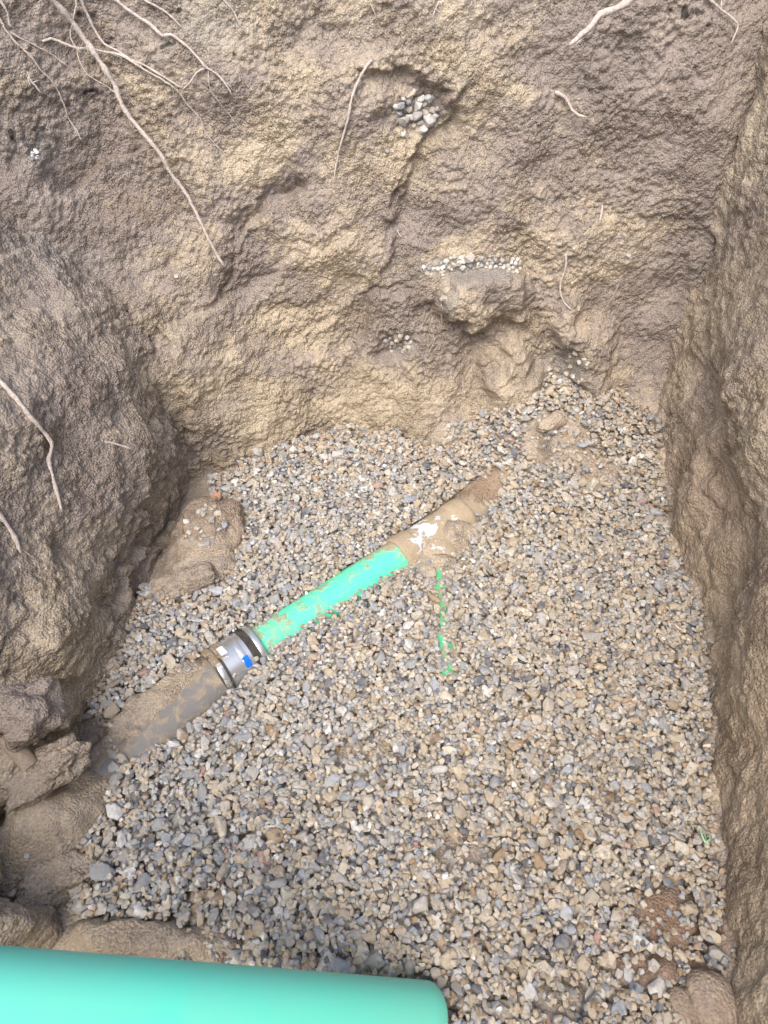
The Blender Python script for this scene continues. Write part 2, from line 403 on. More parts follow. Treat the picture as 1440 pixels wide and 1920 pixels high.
l1 = lumps(Y, Z*1.05+Y*.3, .030, 305, .45)*.030*.4; l2 = lumps(Y+Z*.2, Z, .0165, 309, .7)*.0165*.5; l3 = lumps(Y*1.1, Z-Y*.15, .0095, 314, .8)*.0095*.45
d += (.5*l1+.8*l2)*rough + 1.2*l3*(.35+.65*rough) + .003*fbm(PR, .026, 2, 355)
WALL_R = PR + NRM*d[..., None]
tan = .62 + .35*fbm(PR, .22, 4, 391) + .25*sstep(py, 900, 1300)
gry = 0*px + .03; org = .0*px
A = np.clip(np.stack([tan, org, gry, .86 - .30*sstep(py, 500, 1100) + .2*fbm(PR, .2, 2, 395)], -1), 0, 1)
me = mesh_np('right_wall', WALL_R, grid_faces(len(v), len(u)), True, A)
right = tag(link('right_wall', me, M_SOIL), 'steep brown earth face with upright folds beside the gravel', kind='structure')
BVH_F.append((WALL_R.reshape(-1, 3), grid_faces(len(v), len(u))))

# ---- near end of the trench, behind the camera, and the ground around the pit
u = np.arange(-1.5, 1.21, .03); v = np.arange(-.1, GROUND_Z+.01, .03)
X, Z = np.meshgrid(u, v); P = np.stack([X, -.9 - .1*Z, Z], -1); P[..., 1] += .05*fbm(P, .3, 3, 401)
link('near_wall', mesh_np('near_wall', P, grid_faces(len(v), len(u)), True, np.zeros((P.size//3, 3))+.2), M_SOIL)['kind'] = 'structure'
inn = (-1.16, -.98, .94, 2.06); S = 120
xs = [-S, inn[0], inn[2], S]; ys = [-S, inn[1], inn[3], S]
V = [(x, y, GROUND_Z-.004) for y in ys for x in xs]
F = [(r*4+c, r*4+c+1, r*4+c+5, r*4+c+4) for r in range(3) for c in range(3) if (r, c) != (1, 1)]
link('ground', mesh_np('ground', V, F, False, np.zeros((16, 3))+.3), M_SOIL)['kind'] = 'structure'

# ------------------------------------------------------------------ pit floor: soil under the gravel
def G(x, y):
    """level of the gravel surface"""
    g = .15*sstep(x, .15, .55)*sstep(y, 1.42, 1.95) + .03*sstep(y, 1.5, 1.9)
    g = g + .045*np.exp(-(((x-.16)/.16)**2 + ((y-1.36)/.13)**2))*0
    g = g + .012*np.sin(x*5+1)*np.sin(y*4) + .02*sstep(y, .5, .2)
    return g
def pxg(pts): return np.array(pts, float)
def inpoly(px, py, poly):
    ins = np.zeros(np.shape(px), bool); j = len(poly)-1
    for i in range(len(poly)):
        xi, yi = poly[i]; xj, yj = poly[j]
        c = ((yi > py) != (yj > py)) & (px < (xj-xi)*(py-yi)/(yj-yi+1e-9)+xi)
        ins ^= c; j = i
    return ins
u = spaced([(-1.1, 1.15, .0075)]); v = spaced([(-1.0, 0, .03), (0, 2.15, .0075)])
X, Y = np.meshgrid(u, v)
def soil_h(X, Y):
    P = np.stack([X, Y, X*0], -1)
    g = G(X, Y); px, py, _ = proj(np.stack([X, Y, g], -1))
    px = px + 16*fbm(P, .06, 3, 760); py = py + 16*fbm(P, .06, 3, 780)
    h = g - .020 + .006*fbm(P, .07, 3, 501)
    wob = .02*fbm(P, .08, 2, 790)
    m = .9*sstep(X+wob-np.interp(Y, [0, .27, .55, .856, 1.0, 1.15, 1.44, 1.8, 2.4], [.60, .61, .69, .765, .81, .835, .84, .88, .90]), -.035, .0)
    h = h + .045*m
    for cx, cy, rx, ry, rot, a in SOIL_PATCHES:
        k = plat(px, py, cx, cy, rx, ry, rot, .45); h = h + a*k; m = np.maximum(m, k)
    return h, m, px, py
SOIL_PATCHES = [(250, 1765, 110, 42, 3, .060), (400, 1770, 50, 50, 0, .036), (385, 1690, 30, 25, 0, .034), (800, 1030, 80, 45, -25, .032), (915, 912, 60, 34, -35, .032), (870, 985, 50, 40, -30, .03),
    (120, 1530, 110, 55, -38, .060), (60, 1590, 120, 60, -30, .055), (1250, 1720, 70, 60, 30, .030), (1200, 1820, 60, 40, 10, .026), (1290, 1830, 60, 50, 0, .028), (390, 1030, 62, 75, 20, .070), (285, 1325, 120, 34, -38, .05),
    (870, 1600, 60, 40, 0, .012), (790, 1860, 60, 40, 0, .026), (1050, 1880, 60, 40, 0, .02), (1040, 830, 70, 60, 0, .028), (1120, 880, 50, 40, 0, .02), (690, 1430, 70, 60, 40, .012), (832, 1045, 45, 40, 0, .022)]
h, sm, px, py = soil_h(X, Y)
P = np.stack([X, Y, h], -1)
P[..., 2] += .004*fbm(np.stack([X, Y, X*0], -1), .03, 3, 511) + lumps(X, Y, .014, 601, .5)*.014*.25
tan = .55 + .3*fbm(P, .15, 3, 520) - .5*plat(px, py, 1250, 1760, 110, 110, 0, .5)
A = np.clip(np.stack([tan, 0*px, .12+0*px, 1-plat(px, py, 1250, 1760, 110, 100, 0, .5)-.35*plat(px, py, 390, 1690, 40, 30, 0, .5)-.7*plat(px, py, 915, 915, 75, 45, -35, .5)], -1), 0, 1)
floor = tag(link('pit_floor', mesh_np('pit_floor', P, grid_faces(len(v), len(u)), True, A), M_SOIL_SMOOTH), 'bed of crushed stone on sandy soil at the bottom of the pit', kind='structure')

BVH_F.append((P.reshape(-1, 3).copy(), grid_faces(len(v), len(u))))

# ------------------------------------------------------------------ tubes
def tube_mesh(name, pts, rad, seg=32, caps=True, wob=0.0, attr=None, smooth_ring=True):
    pts = [Vector(p) for p in pts]; n = len(pts)
    rings = []; up = None
    for i, p in enumerate(pts):
        t = (pts[min(i+1, n-1)]-pts[max(i-1, 0)]).normalized()
        if up is None: up = Vector((0, 0, 1)) if abs(t.z) < .9 else Vector((1, 0, 0))
        s = t.cross(up).normalized(); up = s.cross(t).normalized()
        r = rad[i] if hasattr(rad, '__len__') else rad
        ring = []
        for k in range(seg):
            a = 2*math.pi*k/seg
            rr = r*(1+wob*random.uniform(-1, 1))
            ring.append(p + (s*math.cos(a)+up*math.sin(a))*rr)
        rings.append(ring)
    V = [c for r_ in rings for c in r_]
    F = [(i*seg+k, i*seg+(k+1) % seg, (i+1)*seg+(k+1) % seg, (i+1)*seg+k) for i in range(n-1) for k in range(seg)]
    if caps:
        for e, sgn in ((0, 1), (n-1, -1)):
            c = len(V); V.append(pts[e])
            F += [((c, e*seg+(k+1) % seg, e*seg+k, c) if sgn > 0 else (c, e*seg+k, e*seg+(k+1) % seg, c)) for k in range(seg)]
    me = bpy.data.meshes.new(name)
    me.from_pydata([tuple(x) for x in V], [], [tuple(dict.fromkeys(f)) for f in F]); me.update()
    me.polygons.foreach_set('use_smooth', [True]*len(me.polygons))
    if attr is not None:
        a = me.color_attributes.new('soil', 'FLOAT_COLOR', 'POINT')
        for i, x in enumerate(me.vertices):
            val = attr(x.co); a.data[i].color = (val, val, val, 1)
    return me
def pipe_mesh(name, a, b, r, wall=.006, n=40, attr=None, seg=48, chamfer=.006):
    """open plastic pipe with real wall thickness and a bevelled spigot end"""
    a, b = Vector(a), Vector(b); L = (b-a).length; t = (b-a)/L
    prof = [(0, r-wall)]
    prof += [(0, r-chamfer*.6), (chamfer*.5, r-chamfer*.2), (chamfer, r)]
    prof += [(chamfer+(L-2*chamfer)*i/n, r) for i in range(1, n)]
    prof += [(L-chamfer, r), (L-chamfer*.5, r-chamfer*.2), (L, r-chamfer*.6), (L, r-wall), (L*.5, r-wall)]
    return lathe(name, a, t, prof, seg, attr, close=True)
def lathe(name, a, t, prof, seg=48, attr=None, close=False):
    a = Vector(a); t = Vector(t).normalized()
    s = t.cross(Vector((0, 0, 1))).normalized(); up = s.cross(t)
    V = []; F = []; m = len(prof)
    for (l, r) in prof:
        for k in range(seg):
            an = 2*math.pi*k/seg; V.append(a + t*l + (s*math.cos(an)+up*math.sin(an))*r)
    for i in range(m if close else m-1):
        j = (i+1) % m
        for k in range(seg): F.append((i*seg+k, i*seg+(k+1) % seg, j*seg+(k+1) % seg, j*seg+k))
    me = bpy.data.meshes.new(name); me.from_pydata([tuple(x) for x in V], [], F); me.update()
    bm = bmesh.new(); bm.from_mesh(me); bmesh.ops.recalc_face_normals(bm, faces=bm.faces); bm.to_mesh(me); bm.free()
    me.polygons.foreach_set('use_smooth', [True]*len(me.polygons))
    me.set_sharp_from_angle(angle=R(40)) if hasattr(me, 'set_sharp_from_angle') else None
    if attr is not None:
        at = me.color_attributes.new('soil', 'FLOAT_COLOR', 'POINT')
        for i, x in enumerate(me.vertices):
            val = attr(x.co); at.data[i].color = (val, val, val, 1)
    return me

PR_ = 0.0535                                       # radius of the green sewer pipe
ZA = -0.016                                         # height of its axis
A0 = on_z(441, 1222, ZA+.042); A0.z = ZA           # coupling end
A1 = on_z(750, 1024, ZA+.046); A1.z = ZA           # socket of the wye
AX = (A1-A0).normalized()
M_GREEN = plastic('green_pvc', GREEN, .72, .92, .36, (26, 85))
M_GREEN_CLEAN = plastic('clean_green_pvc', srgb(100, 226, 202), 1.6, 1.8, .34, (5, 70))
M_WHITE = plastic('white_pvc', srgb(222, 228, 232), .62, .70, .4, (26, 80), srgb(186, 169, 143))
M_CLAY = plastic('grey_iron_pipe', srgb(124, 122, 121), .64, .92, .9, (34, 170), srgb(180, 165, 143))

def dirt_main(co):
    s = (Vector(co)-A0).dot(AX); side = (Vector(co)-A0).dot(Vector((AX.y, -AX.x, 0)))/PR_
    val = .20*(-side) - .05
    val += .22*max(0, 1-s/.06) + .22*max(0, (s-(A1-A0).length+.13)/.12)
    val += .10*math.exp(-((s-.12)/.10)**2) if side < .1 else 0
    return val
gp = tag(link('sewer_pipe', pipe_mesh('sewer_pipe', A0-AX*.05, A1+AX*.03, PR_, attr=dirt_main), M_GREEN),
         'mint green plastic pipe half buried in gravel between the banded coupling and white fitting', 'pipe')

# white wye: run, two hubs, branch with hub
B_DIR = (on_z(829, 1245, .0)-on_z(820, 1060, .0)); B_DIR.z = 0; B_DIR.normalize()
wye = empty('wye_fitting', A1)
tag(wye, 'white plastic branch fitting mostly hidden under brown dirt past the green pipe', 'pipe fitting')
HR = .0615
def dwhite(co):
    s = (Vector(co)-A1).dot(AX)
    return .03 + .5*max(0, .05-s)/.05*.35 + .55*sstep(np.array(s), .18, .23).item() - .5*math.exp(-((s-.125)/.05)**2)
def sub(name, me, mat, par):
    me.transform(Matrix.Translation(-par.location)) if par.type == 'EMPTY' else None
    return link(name, me, mat, par)
prof = [(-.012, PR_+.0005), (-.012, HR-.002), (-.008, HR), (.045, HR), (.052, HR-.004), (.058, PR_+.003), (.19, PR_+.003), (.196, HR-.004), (.202, HR), (.25, HR), (.254, HR-.003), (.254, .045)]
sub('run', lathe('run', A1, AX, [(p[0], p[1]) for q in range(1) for p in [(l, r) for (l0, r0), (l1, r1) in zip(prof[:-1], prof[1:]) for l, r in [(l0+(l1-l0)*k/4, r0+(r1-r0)*k/4) for k in range(4)]] + [prof[-1]]], 48, dwhite), M_WHITE, wye)
BO = on_z(822, 1030, ZA+.05); BO.z = ZA-.006
J = A1 + AX*.15
prof = [(0, PR_+.002), (.06, PR_+.002), (.064, HR-.006), (.07, HR-.003), (.115, HR-.003), (.118, HR-.005), (.118, PR_)]
B0 = Vector((J.x, J.y, ZA)) 
sub('branch', lathe('branch', J, (BO-J) if False else (B_DIR+Vector((0, 0, -.10))), prof, 48, lambda c: .10), M_WHITE, wye)
# branch pipe, crest just level with the gravel
Bs = J + B_DIR*.10; Be = J + B_DIR*.50
Bs.z = ZA-.034; Be.z = ZA-.030
tag(link('branch_pipe', pipe_mesh('branch_pipe', Bs, Be, PR_, attr=lambda c: .06 + 0.9*max(0, abs((Vector(c)-Bs).dot(Vector((B_DIR.y, -B_DIR.x, 0))))/PR_-.10)), plastic('green_pvc_dusty', srgb(66, 196, 134), .78, .92, .4, (45, 120))),
    'buried green branch pipe showing only a thin dirty strip among the stones', 'pipe')
# brown dirt covered pipe past the fitting
C0 = A1 + AX*.235; C1 = A1 + AX*.62; C1.z -= .05
tag(link('old_pipe', pipe_mesh('old_pipe', C0, C1, PR_, attr=lambda c: .6), M_CLAY), 'dirt caked pipe running from the white fitting into the gravel', 'pipe')

# grey old pipe and banded coupling
D1 = A0 - AX*.01
D0 = on_z(175, 1455, ZA+.03); D0.z = ZA-.034
DX = (D1-D0).normalized()
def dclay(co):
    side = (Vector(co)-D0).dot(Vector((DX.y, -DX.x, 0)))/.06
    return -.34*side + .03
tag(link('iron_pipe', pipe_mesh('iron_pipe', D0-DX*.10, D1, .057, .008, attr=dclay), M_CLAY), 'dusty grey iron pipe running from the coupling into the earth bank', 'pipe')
CC = A0 - AX*.068
cp = empty('pipe_coupling', CC); tag(cp, 'black rubber pipe coupling with steel bands and a blue sticker', 'pipe coupling')
M_RUB = plastic('black_rubber', srgb(52, 50, 50), .92, 1.1, .7, (30, 90))
M_STEEL = simple('stainless_steel', srgb(200, 204, 206), .28, 1.0, .15, 40, .0003)
M_STEELD = plastic('dusty_steel', srgb(205, 208, 210), .84, 1.0, .25, (30, 90)); M_STEELD.node_tree.nodes['Principled BSDF'].inputs['Metallic'].default_value = .7
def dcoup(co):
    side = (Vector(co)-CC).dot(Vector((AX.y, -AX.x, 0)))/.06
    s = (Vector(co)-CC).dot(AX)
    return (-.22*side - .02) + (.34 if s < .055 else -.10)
prof = [(0, .055), (0, .063), (.004, .0655), (.012, .0655), (.014, .0635), (.020, .0635), (.026, .0665), (.104, .0665), (.108, .0635), (.114, .0635), (.118, .0655), (.126, .0655), (.128, .063), (.128, .055)]
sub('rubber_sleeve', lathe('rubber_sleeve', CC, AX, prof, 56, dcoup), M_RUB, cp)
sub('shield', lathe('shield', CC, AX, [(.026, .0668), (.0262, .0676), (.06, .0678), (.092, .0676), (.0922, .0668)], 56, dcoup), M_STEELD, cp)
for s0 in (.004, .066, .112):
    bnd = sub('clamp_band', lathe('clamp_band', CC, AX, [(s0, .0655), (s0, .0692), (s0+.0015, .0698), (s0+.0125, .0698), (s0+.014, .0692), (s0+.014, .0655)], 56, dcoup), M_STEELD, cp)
    # worm screw housing on the band
    sd = Vector((AX.y, -AX.x, 0)); an = R(-12)
    nrm = (sd*math.cos(an)+Vector((0, 0, 1))*math.sin(an))
    bm = bmesh.new(); bmesh.ops.create_cube(bm, size=1); bmesh.ops.scale(bm, vec=(.014, .022, .011), verts=bm.verts)
    bmesh.ops.bevel(bm, geom=list(bm.edges), offset=.003, segments=2, affect='EDGES')
    q = Matrix((AX, Vector((0, 0, 1)).cross(AX)*0 + nrm.cross(AX), nrm)).transposed().to_4x4()
    bmesh.ops.transform(bm, matrix=Matrix.Translation(AX*(s0+.007)+nrm*.073) @ q, verts=bm.verts)
    me = bpy.data.meshes.new('screw'); bm.to_mesh(me); bm.free()
    link('screw', me, M_STEEL, bnd)
# sticker and paper tag, curved to the sleeve
def patch(name, s0, s1, a0, a1, r, mat, ragged=0.0):
    V = []; F = []; n, m = 14, 8
    sd = Vector((AX.y, -AX.x, 0))
    for j in range(m+1):
        for i in range(n+1):
            ee = ragged if (i in (0, n) or j in (0, m)) else 0
            s = s0+(s1-s0)*j/m + random.uniform(-1, 1)*ee; a = a0+(a1-a0)*i/n + random.uniform(-1, 1)*ee/r
            V.append(AX*s + (sd*math.cos(a)+Vector((0, 0, 1))*math.sin(a))*r)
    for j in range(m):
        for i in range(n): q = j*(n+1)+i; F.append((q, q+1, q+n+2, q+n+1))
    me = bpy.data.meshes.new(name); me.from_pydata([tuple(x) for x in V], [], F); me.update()
    me.polygons.foreach_set('use_smooth', [True]*len(me.polygons))
    return link(name, me, mat, cp)
patch('sticker', .066, .082, R(34), R(58), .0704, simple('blue_sticker', srgb(20, 110, 225), .45, 0, .25, 120, .0005), .0012)
patch('paper_tag', .030, .046, R(84), R(108), .0685, simple('white_label', srgb(225, 228, 230), .6, 0, .15, 120, .0005), .0006)

# near pipe leaning into the pit
E1 = at_depth(800, 1908, 1.22); E0 = at_depth(0, 1872, .86); ED = (E1-E0).normalized()
E1 = E1 + ED*.002; Es = E1 - ED*1.02
tag(link('leaning_pipe', pipe_mesh('leaning_pipe', Es, E1, PR_, attr=lambda c: 0, chamfer=.006), M_GREEN_CLEAN),
    'clean mint green pipe with a rounded end leaning into the pit over the stones', 'pipe')

# ------------------------------------------------------------------ gravel
NVAR = 26
def stone_variant(k, bevel):
    r_ = random.Random(100+k)
    bm = bmesh.new(); n = r_.randint(8, 13)
    ys, pts = [], []
    for i in range(n):
        z = 1-2*(i+.5)/n; ph = i*2.39996+r_.uniform(-.5, .5); q = math.sqrt(max(0, 1-z*z))
        p = Vector((q*math.cos(ph), q*math.sin(ph), z)); p += Vector([r_.uniform(-.36, .36) for _ in range(3)])
        m = max(abs(p.x), abs(p.y), abs(p.z)); p = p*(.62/m+.38/p.length)
        bm.verts.new(p)
    r = bmesh.ops.convex_hull(bm, input=bm.verts)
    bmesh.ops.delete(bm, geom=[v for v in bm.verts if not v.link_faces], context='VERTS')
    bmesh.ops.dissolve_limit(bm, angle_limit=R(14), verts=bm.verts, edges=bm.edges)
    if bevel: bmesh.ops.bevel(bm, geom=list(bm.edges), offset=.10 if k % 3 else .17, segments=1, affect='EDGES', clamp_overlap=True)
    bmesh.ops.triangulate(bm, faces=bm.faces)
    bmesh.ops.recalc_face_normals(bm, faces=bm.faces)
    bm.verts.index_update()
    V = np.array([v.co[:] for v in bm.verts]); F = np.array([[v.index for v in f.verts] for f in bm.faces])
    V -= (V.max(0)+V.min(0))/2; V /= (V.max(0)-V.min(0))/2
    bm.free(); return V, F
VAR_B = [stone_variant(k, True) for k in range(NVAR)]
VAR_P = [stone_variant(k, False) for k in range(NVAR)]

GRAVEL_PX = [(395, 905), (420, 885), (520, 850), (640, 812), (730, 815), (800, 850), (870, 830), (910, 765), (960, 745), (1010, 700), (1060, 690), (1110, 730), (1160, 735), (1215, 780), (1255, 840), (1290, 990), (1345, 1150), (1360, 1340),
    (1330, 1400), (1345, 1600), (1375, 1740), (1400, 1940), (300, 1940), (330, 1800), (330, 1770), (200, 1740), (140, 1700), (170, 1610), (95, 1560), (220, 1440), (215, 1380), (170, 1340), (170, 1290), (225, 1200), (265, 1120), (300, 1100), (380, 1120), (450, 1000), (400, 950)]
KEEP_OUT = [[(462, 1196), (735, 1022), (752, 1048), (640, 1120), (505, 1218), (480, 1224)],
            [(385, 1225), (440, 1186), (482, 1240), (435, 1305)], [(215, 1385), (400, 1235), (430, 1300), (330, 1385), (235, 1432)],
            [(740, 1030), (850, 925), (925, 888), (945, 915), (850, 1000), (760, 1055)], [(818, 1060), (825, 1060), (831, 1240), (825, 1240)],
            [(-50, 1775), (800, 1838), (850, 1890), (850, 2100), (-50, 2100)]]
X0, Y0, RES = -1.0, 0.0, .003
gx = X0+RES*np.arange(int(2.1/RES)); gy = Y0+RES*np.arange(int(2.15/RES))
GX, GY = np.meshgrid(gx, gy)
H, SOILM, gpx, gpy = soil_h(GX, GY)
LEVEL = G(GX, GY)
DOM = inpoly(gpx, gpy, GRAVEL_PX)
def stamp_pipe(a, b, r):
    a, b = Vector(a), Vector(b); t = b-a; L2 = t.x*t.x+t.y*t.y
    s = ((GX-a.x)*t.x + (GY-a.y)*t.y)/L2
    dd = np.hypot(GX-a.x-s*t.x, GY-a.y-s*t.y)
    z = a.z+s*t.z+np.sqrt(np.maximum(0, r*r-dd*dd))
    np.maximum(H, np.where((s >= 0) & (s <= 1) & (dd < r), z, -9), out=H)
stamp_pipe(A0, A1, PR_); stamp_pipe(A1, A1+AX*.25, HR); stamp_pipe(Bs, Be, PR_); stamp_pipe(C0, C1, PR_); stamp_pipe(D0-DX*.1, D1, .057); stamp_pipe(CC, CC+AX*.13, .07)
stones = []
DEN = {}
idx = np.argwhere(DOM & (GY > .1)); 
sel_soil = SOILM[idx[:, 0], idx[:, 1]]
def drop(n, size_fn, K, lim, soil_keep, pen):
    cand = rng.integers(0, len(idx), size=(n, K)); uu = rng.random((n, 6))
    for s in range(n):
        a, b, c = size_fn(uu[s]); yaw = uu[s, 3]*math.pi
        m = int(a/RES)+1; k = np.arange(-m, m+1)*RES
        kx, ky = np.meshgrid(k, k); cs, sn = math.cos(yaw), math.sin(yaw)
        r2 = ((kx*cs+ky*sn)/a)**2 + ((-kx*sn+ky*cs)/b)**2
        inside = r2 < 1
        cap = c*np.sqrt(np.maximum(0, 1-r2)); neg = np.where(inside, 0, -9)
        best = None
        for q in cand[s]:
            j, i = idx[q]
            if sel_soil[q] > .5 and rng.random() > soil_keep: continue
            if j-m < 0 or i-m < 0 or j+m >= H.shape[0] or i+m >= H.shape[1]: continue
            zc = (H[j-m:j+m+1, i-m:i+m+1] + cap*.8 + neg).max()
            rel = zc - LEVEL[j, i]
            if best is None or rel < best[0]: best = (rel, zc, j, i)
        if best is None or best[0] > lim: continue
        rel, zc, j, i = best; zc -= pen*c
        x, y = gx[i], gy[j]
        ppx, ppy, dp = proj(np.array([x, y, zc]))
        if any(inpoly(ppx, ppy, k_) for k_ in KEEP_OUT): continue
        pt = H[j-m:j+m+1, i-m:i+m+1]; np.maximum(pt, np.where(inside, zc+cap*.8, -9), out=pt)
        stones.append((x, y, zc, a, b, c, yaw, float(ppx), float(ppy), float(dp), j, i))
def big(u_):
    a = .0060*math.exp(1.08*u_[0]**1.7) * (1+.45*(u_[1] > .96)); 
    a = min(max(a, .006), .024)
    return a*1.16, a*(.54+.42*u_[2]), a*(.36+.26*u_[4])
def small(u_):
    a = .0038+.0035*u_[0]; return a, a*(.65+.3*u_[2]), a*(.5+.3*u_[4])
drop(25000, big, 4, .024, .10, .25)
drop(13000, small, 2, .03, .45, .3)
PAL = np.array([srgb(182, 168, 147)[:3], srgb(190, 181, 166)[:3], srgb(166, 163, 159)[:3], srgb(148, 154, 162)[:3], srgb(194, 195, 194)[:3], srgb(92, 97, 108)[:3], srgb(156, 132, 104)[:3], srgb(216, 212, 204)[:3], srgb(168, 132, 124)[:3]])*1.03
W_L = np.array([.15, .18, .22, .23, .13, .06, .015, .02, .008]); W_R = np.array([.33, .20, .18, .11, .055, .075, .07, .01, .01])  # sky's blue tint painted into the left stone mix; right mix browner
vis = []
for s in stones:
    x, y, zc, a, b, c, yaw, ppx, ppy, dp, j, i = s
    vis.append(H[j, i] - (zc+c*.8) < .004)
order = sorted([k for k in range(len(stones)) if vis[k] and 20 < stones[k][7] < 1420 and 700 < stones[k][8] < 1900], key=lambda k: -stones[k][3]*stones[k][4]/stones[k][9]**2)
single = set(order[:300])
EP = np.array(GRAVEL_PX, float); EQ = np.roll(EP, -1, 0); EQ_ = EQ-EP; EL = (EQ_**2).sum(1)
def edge_dist(x, y):
    q = np.array([x, y])-EP; t = np.clip((q*EQ_).sum(1)/EL, 0, 1)
    return np.hypot(*(q-t[:, None]*EQ_).T).min()
def stone_color(s):
    if rng.random() < .65*math.exp(-edge_dist(s[7], s[8])/22) and s[3] < .011:      # crumbs of earth fallen from the walls
        return np.array(srgb(172, 152, 130)[:3])*(1+rng.normal()*.1)
    t = min(1, max(0, (s[7]-450)/600 + (s[8]-1300)/2500)); wgt = W_L*(1-t)+W_R*t
    k = rng.choice(len(PAL), p=wgt/wgt.sum())
    return PAL[k]*(1+rng.normal()*.12)*(1-.06*t)
SM = [mesh_np('stone', V, F, False) for V, F in VAR_B]
for m in SM: m.materials.append(M_STONE_O)
VV, FF, CCs = [], [], []; base = 0
for k, s in enumerate(stones):
    x, y, zc, a, b, c, yaw = s[:7]
    col = stone_color(s); var = int(rng.integers(NVAR))
    sl_x = sl_y = 0
    j, i = s[10], s[11]
    rot = Matrix.Rotation(rng.normal()*.32, 3, 'X') @ Matrix.Rotation(rng.normal()*.32, 3, 'Y') @ Matrix.Rotation(yaw, 3, 'Z')
    if k in single:
        o = bpy.data.objects.new('stone', SM[var]); COL.objects.link(o); o.parent = floor
        o.matrix_basis = Matrix.Translation((x, y, zc)) @ rot.to_4x4() @ Matrix.Diagonal((a, b, c, 1))
        o.color = (*[float(q) for q in col], 1)
    else:
        V, F = (VAR_B if (vis[k] and a > .0066) else VAR_P)[var]
        VV.append((V*np.array([a, b, c])) @ np.array(rot).T + np.array([x, y, zc])); FF.append(F+base); base += len(V)
        CCs.append(np.repeat(col[None], len(V), 0))
tag(link('gravel', mesh_np('gravel', np.concatenate(VV), np.concatenate(FF), False, np.concatenate(CCs)), M_STONE_V, floor), kind='stuff')
print('stones', len(stones), 'gravel tris', sum(len(f) for f in FF))

# ------------------------------------------------------------------ things on the walls
bv = []; bf = []; off = 0
for V, F in BVH_F:
    bv.append(V); bf.append(F+off); off += len(V)
bv = np.concatenate(bv); bf = np.concatenate(bf)
TREE = BVHTree.FromPolygons(bv.tolist(), bf.tolist())
CAMP = Vector((0, 0, CAM_H))
def hit(px, py):
    d = pdir(px, py); r = TREE.ray_cast(CAMP, d.normalized())
    if r[0] is None: return None, None, None
    return r[0], r[1], (r[0].y*CP - (r[0].z-CAM_H)*SP)
def resample(pts, step):
    out = [np.array(pts[0], float)]
    # Catmull-Rom through the points
    P = [np.array(p, float) for p in pts]; P = [2*P[0]-P[1]] + P + [2*P[-1]-P[-2]]
    for i in range(1, len(P)-2):
        L = np.linalg.norm(P[i+1]-P[i]); n = max(1, int(L/step))
        for k in range(1, n+1):
            t = k/n; p0, p1, p2, p3 = P[i-1:i+3]
            out.append(.5*((2*p1)+(-p0+p2)*t+(2*p0-5*p1+4*p2-p3)*t*t+(-p0+3*p1-3*p2+p3)*t**3))
    return out
def root_path(pts, lift0, lift1, step=9, sm=9):
    q = resample(pts, step); dep = []
    for p in q:
        h_ = hit(p[0], p[1]); dep.append(h_[2] if h_[2] else (dep[-1] if dep else 2.0))
    dep = np.array(dep); raw = dep.copy()
    k = np.ones(sm)/sm; dep = np.convolve(np.pad(dep, sm//2, mode='edge'), k, 'valid')
    out = []
    for n, p in enumerate(q):
        t = n/max(1, len(q)-1); l = lift0*(1-t)+lift1*t
        out.append(at_depth(p[0]+random.uniform(-.6, .6), p[1]+random.uniform(-.6, .6), min(dep[n], raw[n]+.01)-l))
    return out
def root(pts, w0, w1, label, lift=(.006, .004), mat=None, branches=(), group='roots hanging from the earth walls'):
    P = root_path(pts, *lift); o = empty('root', P[0])
    n = len(P); k = 0.5*P[0].length/FPX
    def add(nm, P, w0, w1):
        n = len(P)
        rad = [max(.0006, (w0+(w1-w0)*(i/(n-1)))*.38*2.0/FPX*(1+.14*math.sin(i*1.3)+random.uniform(-.2, .2))) for i in range(n)]
        rad[-1] *= .5
        me = tube_mesh(nm, P, rad, 8, True, .05); me.transform(Matrix.Translation(-o.location))
        return link(nm, me, mat or M_ROOT, o)
    st = add('root_stem', P, w0, w1)
    for bp, b0, b1 in branches:
        add('rootlet', root_path(bp, *lift), b0, b1)
    if n > 14:                                       # root hairs along the stem
        for k in range(n//7):
            i = random.randrange(2, n-2); a = P[i]; t = (P[i+1]-P[i-1]).normalized()
            q = [a]; dirv = (t*random.uniform(-.2, .8) + Vector((random.uniform(-1, 1), -.15, random.uniform(-1, .3)))).normalized()
            for j in range(5):
                dirv = (dirv + Vector((random.uniform(-.5, .5), random.uniform(-.2, .2), random.uniform(-.6, .3)))).normalized()
                q.append(q[-1]+dirv*random.uniform(.004, .010))
            me = tube_mesh('root_hair', q, [.0009, .0008, .0007, .0006, .0006, .0004], 5); me.transform(Matrix.Translation(-o.location)); link('root_hair', me, mat or M_ROOT, o)
    tag(o, label, 'root', group)
    return o
root([(78, -25), (90, -10), (130, 35), (165, 82), (190, 120), (215, 160), (230, 200), (260, 240), (300, 288), (320, 325), (350, 365), (380, 425), (400, 465), (421, 500)], 13, 7,
     'longest pale root hanging diagonally down the back earth face', (.03, .03), None, [([(152, 60), (162, 85), (168, 100)], 4, 2), ([(230, 195), (222, 180), (200, 162), (165, 140), (148, 112), (145, 92)], 2.6, 1.8)])
root([(205, -15), (212, -5), (245, 22), (280, 45), (305, 67), (320, 65), (345, 82), (370, 107), (388, 128), (405, 137), (425, 160), (435, 178)], 8, 4,
     'pale forked root with a side branch curling back below its bend', (.012, .008), None, [([(388, 128), (370, 135), (357, 155), (340, 170)], 5, 3.5), ([(390, 130), (396, 170), (430, 215), (450, 240)], 2, 1.4)])
root([(146, -12), (150, -5), (165, 30), (180, 60), (195, 82), (220, 95), (245, 112), (270, 122), (300, 140), (325, 155), (342, 166)], 6.5, 4,
     'pale root bending along the wall beside the longest root', (.012, .006))
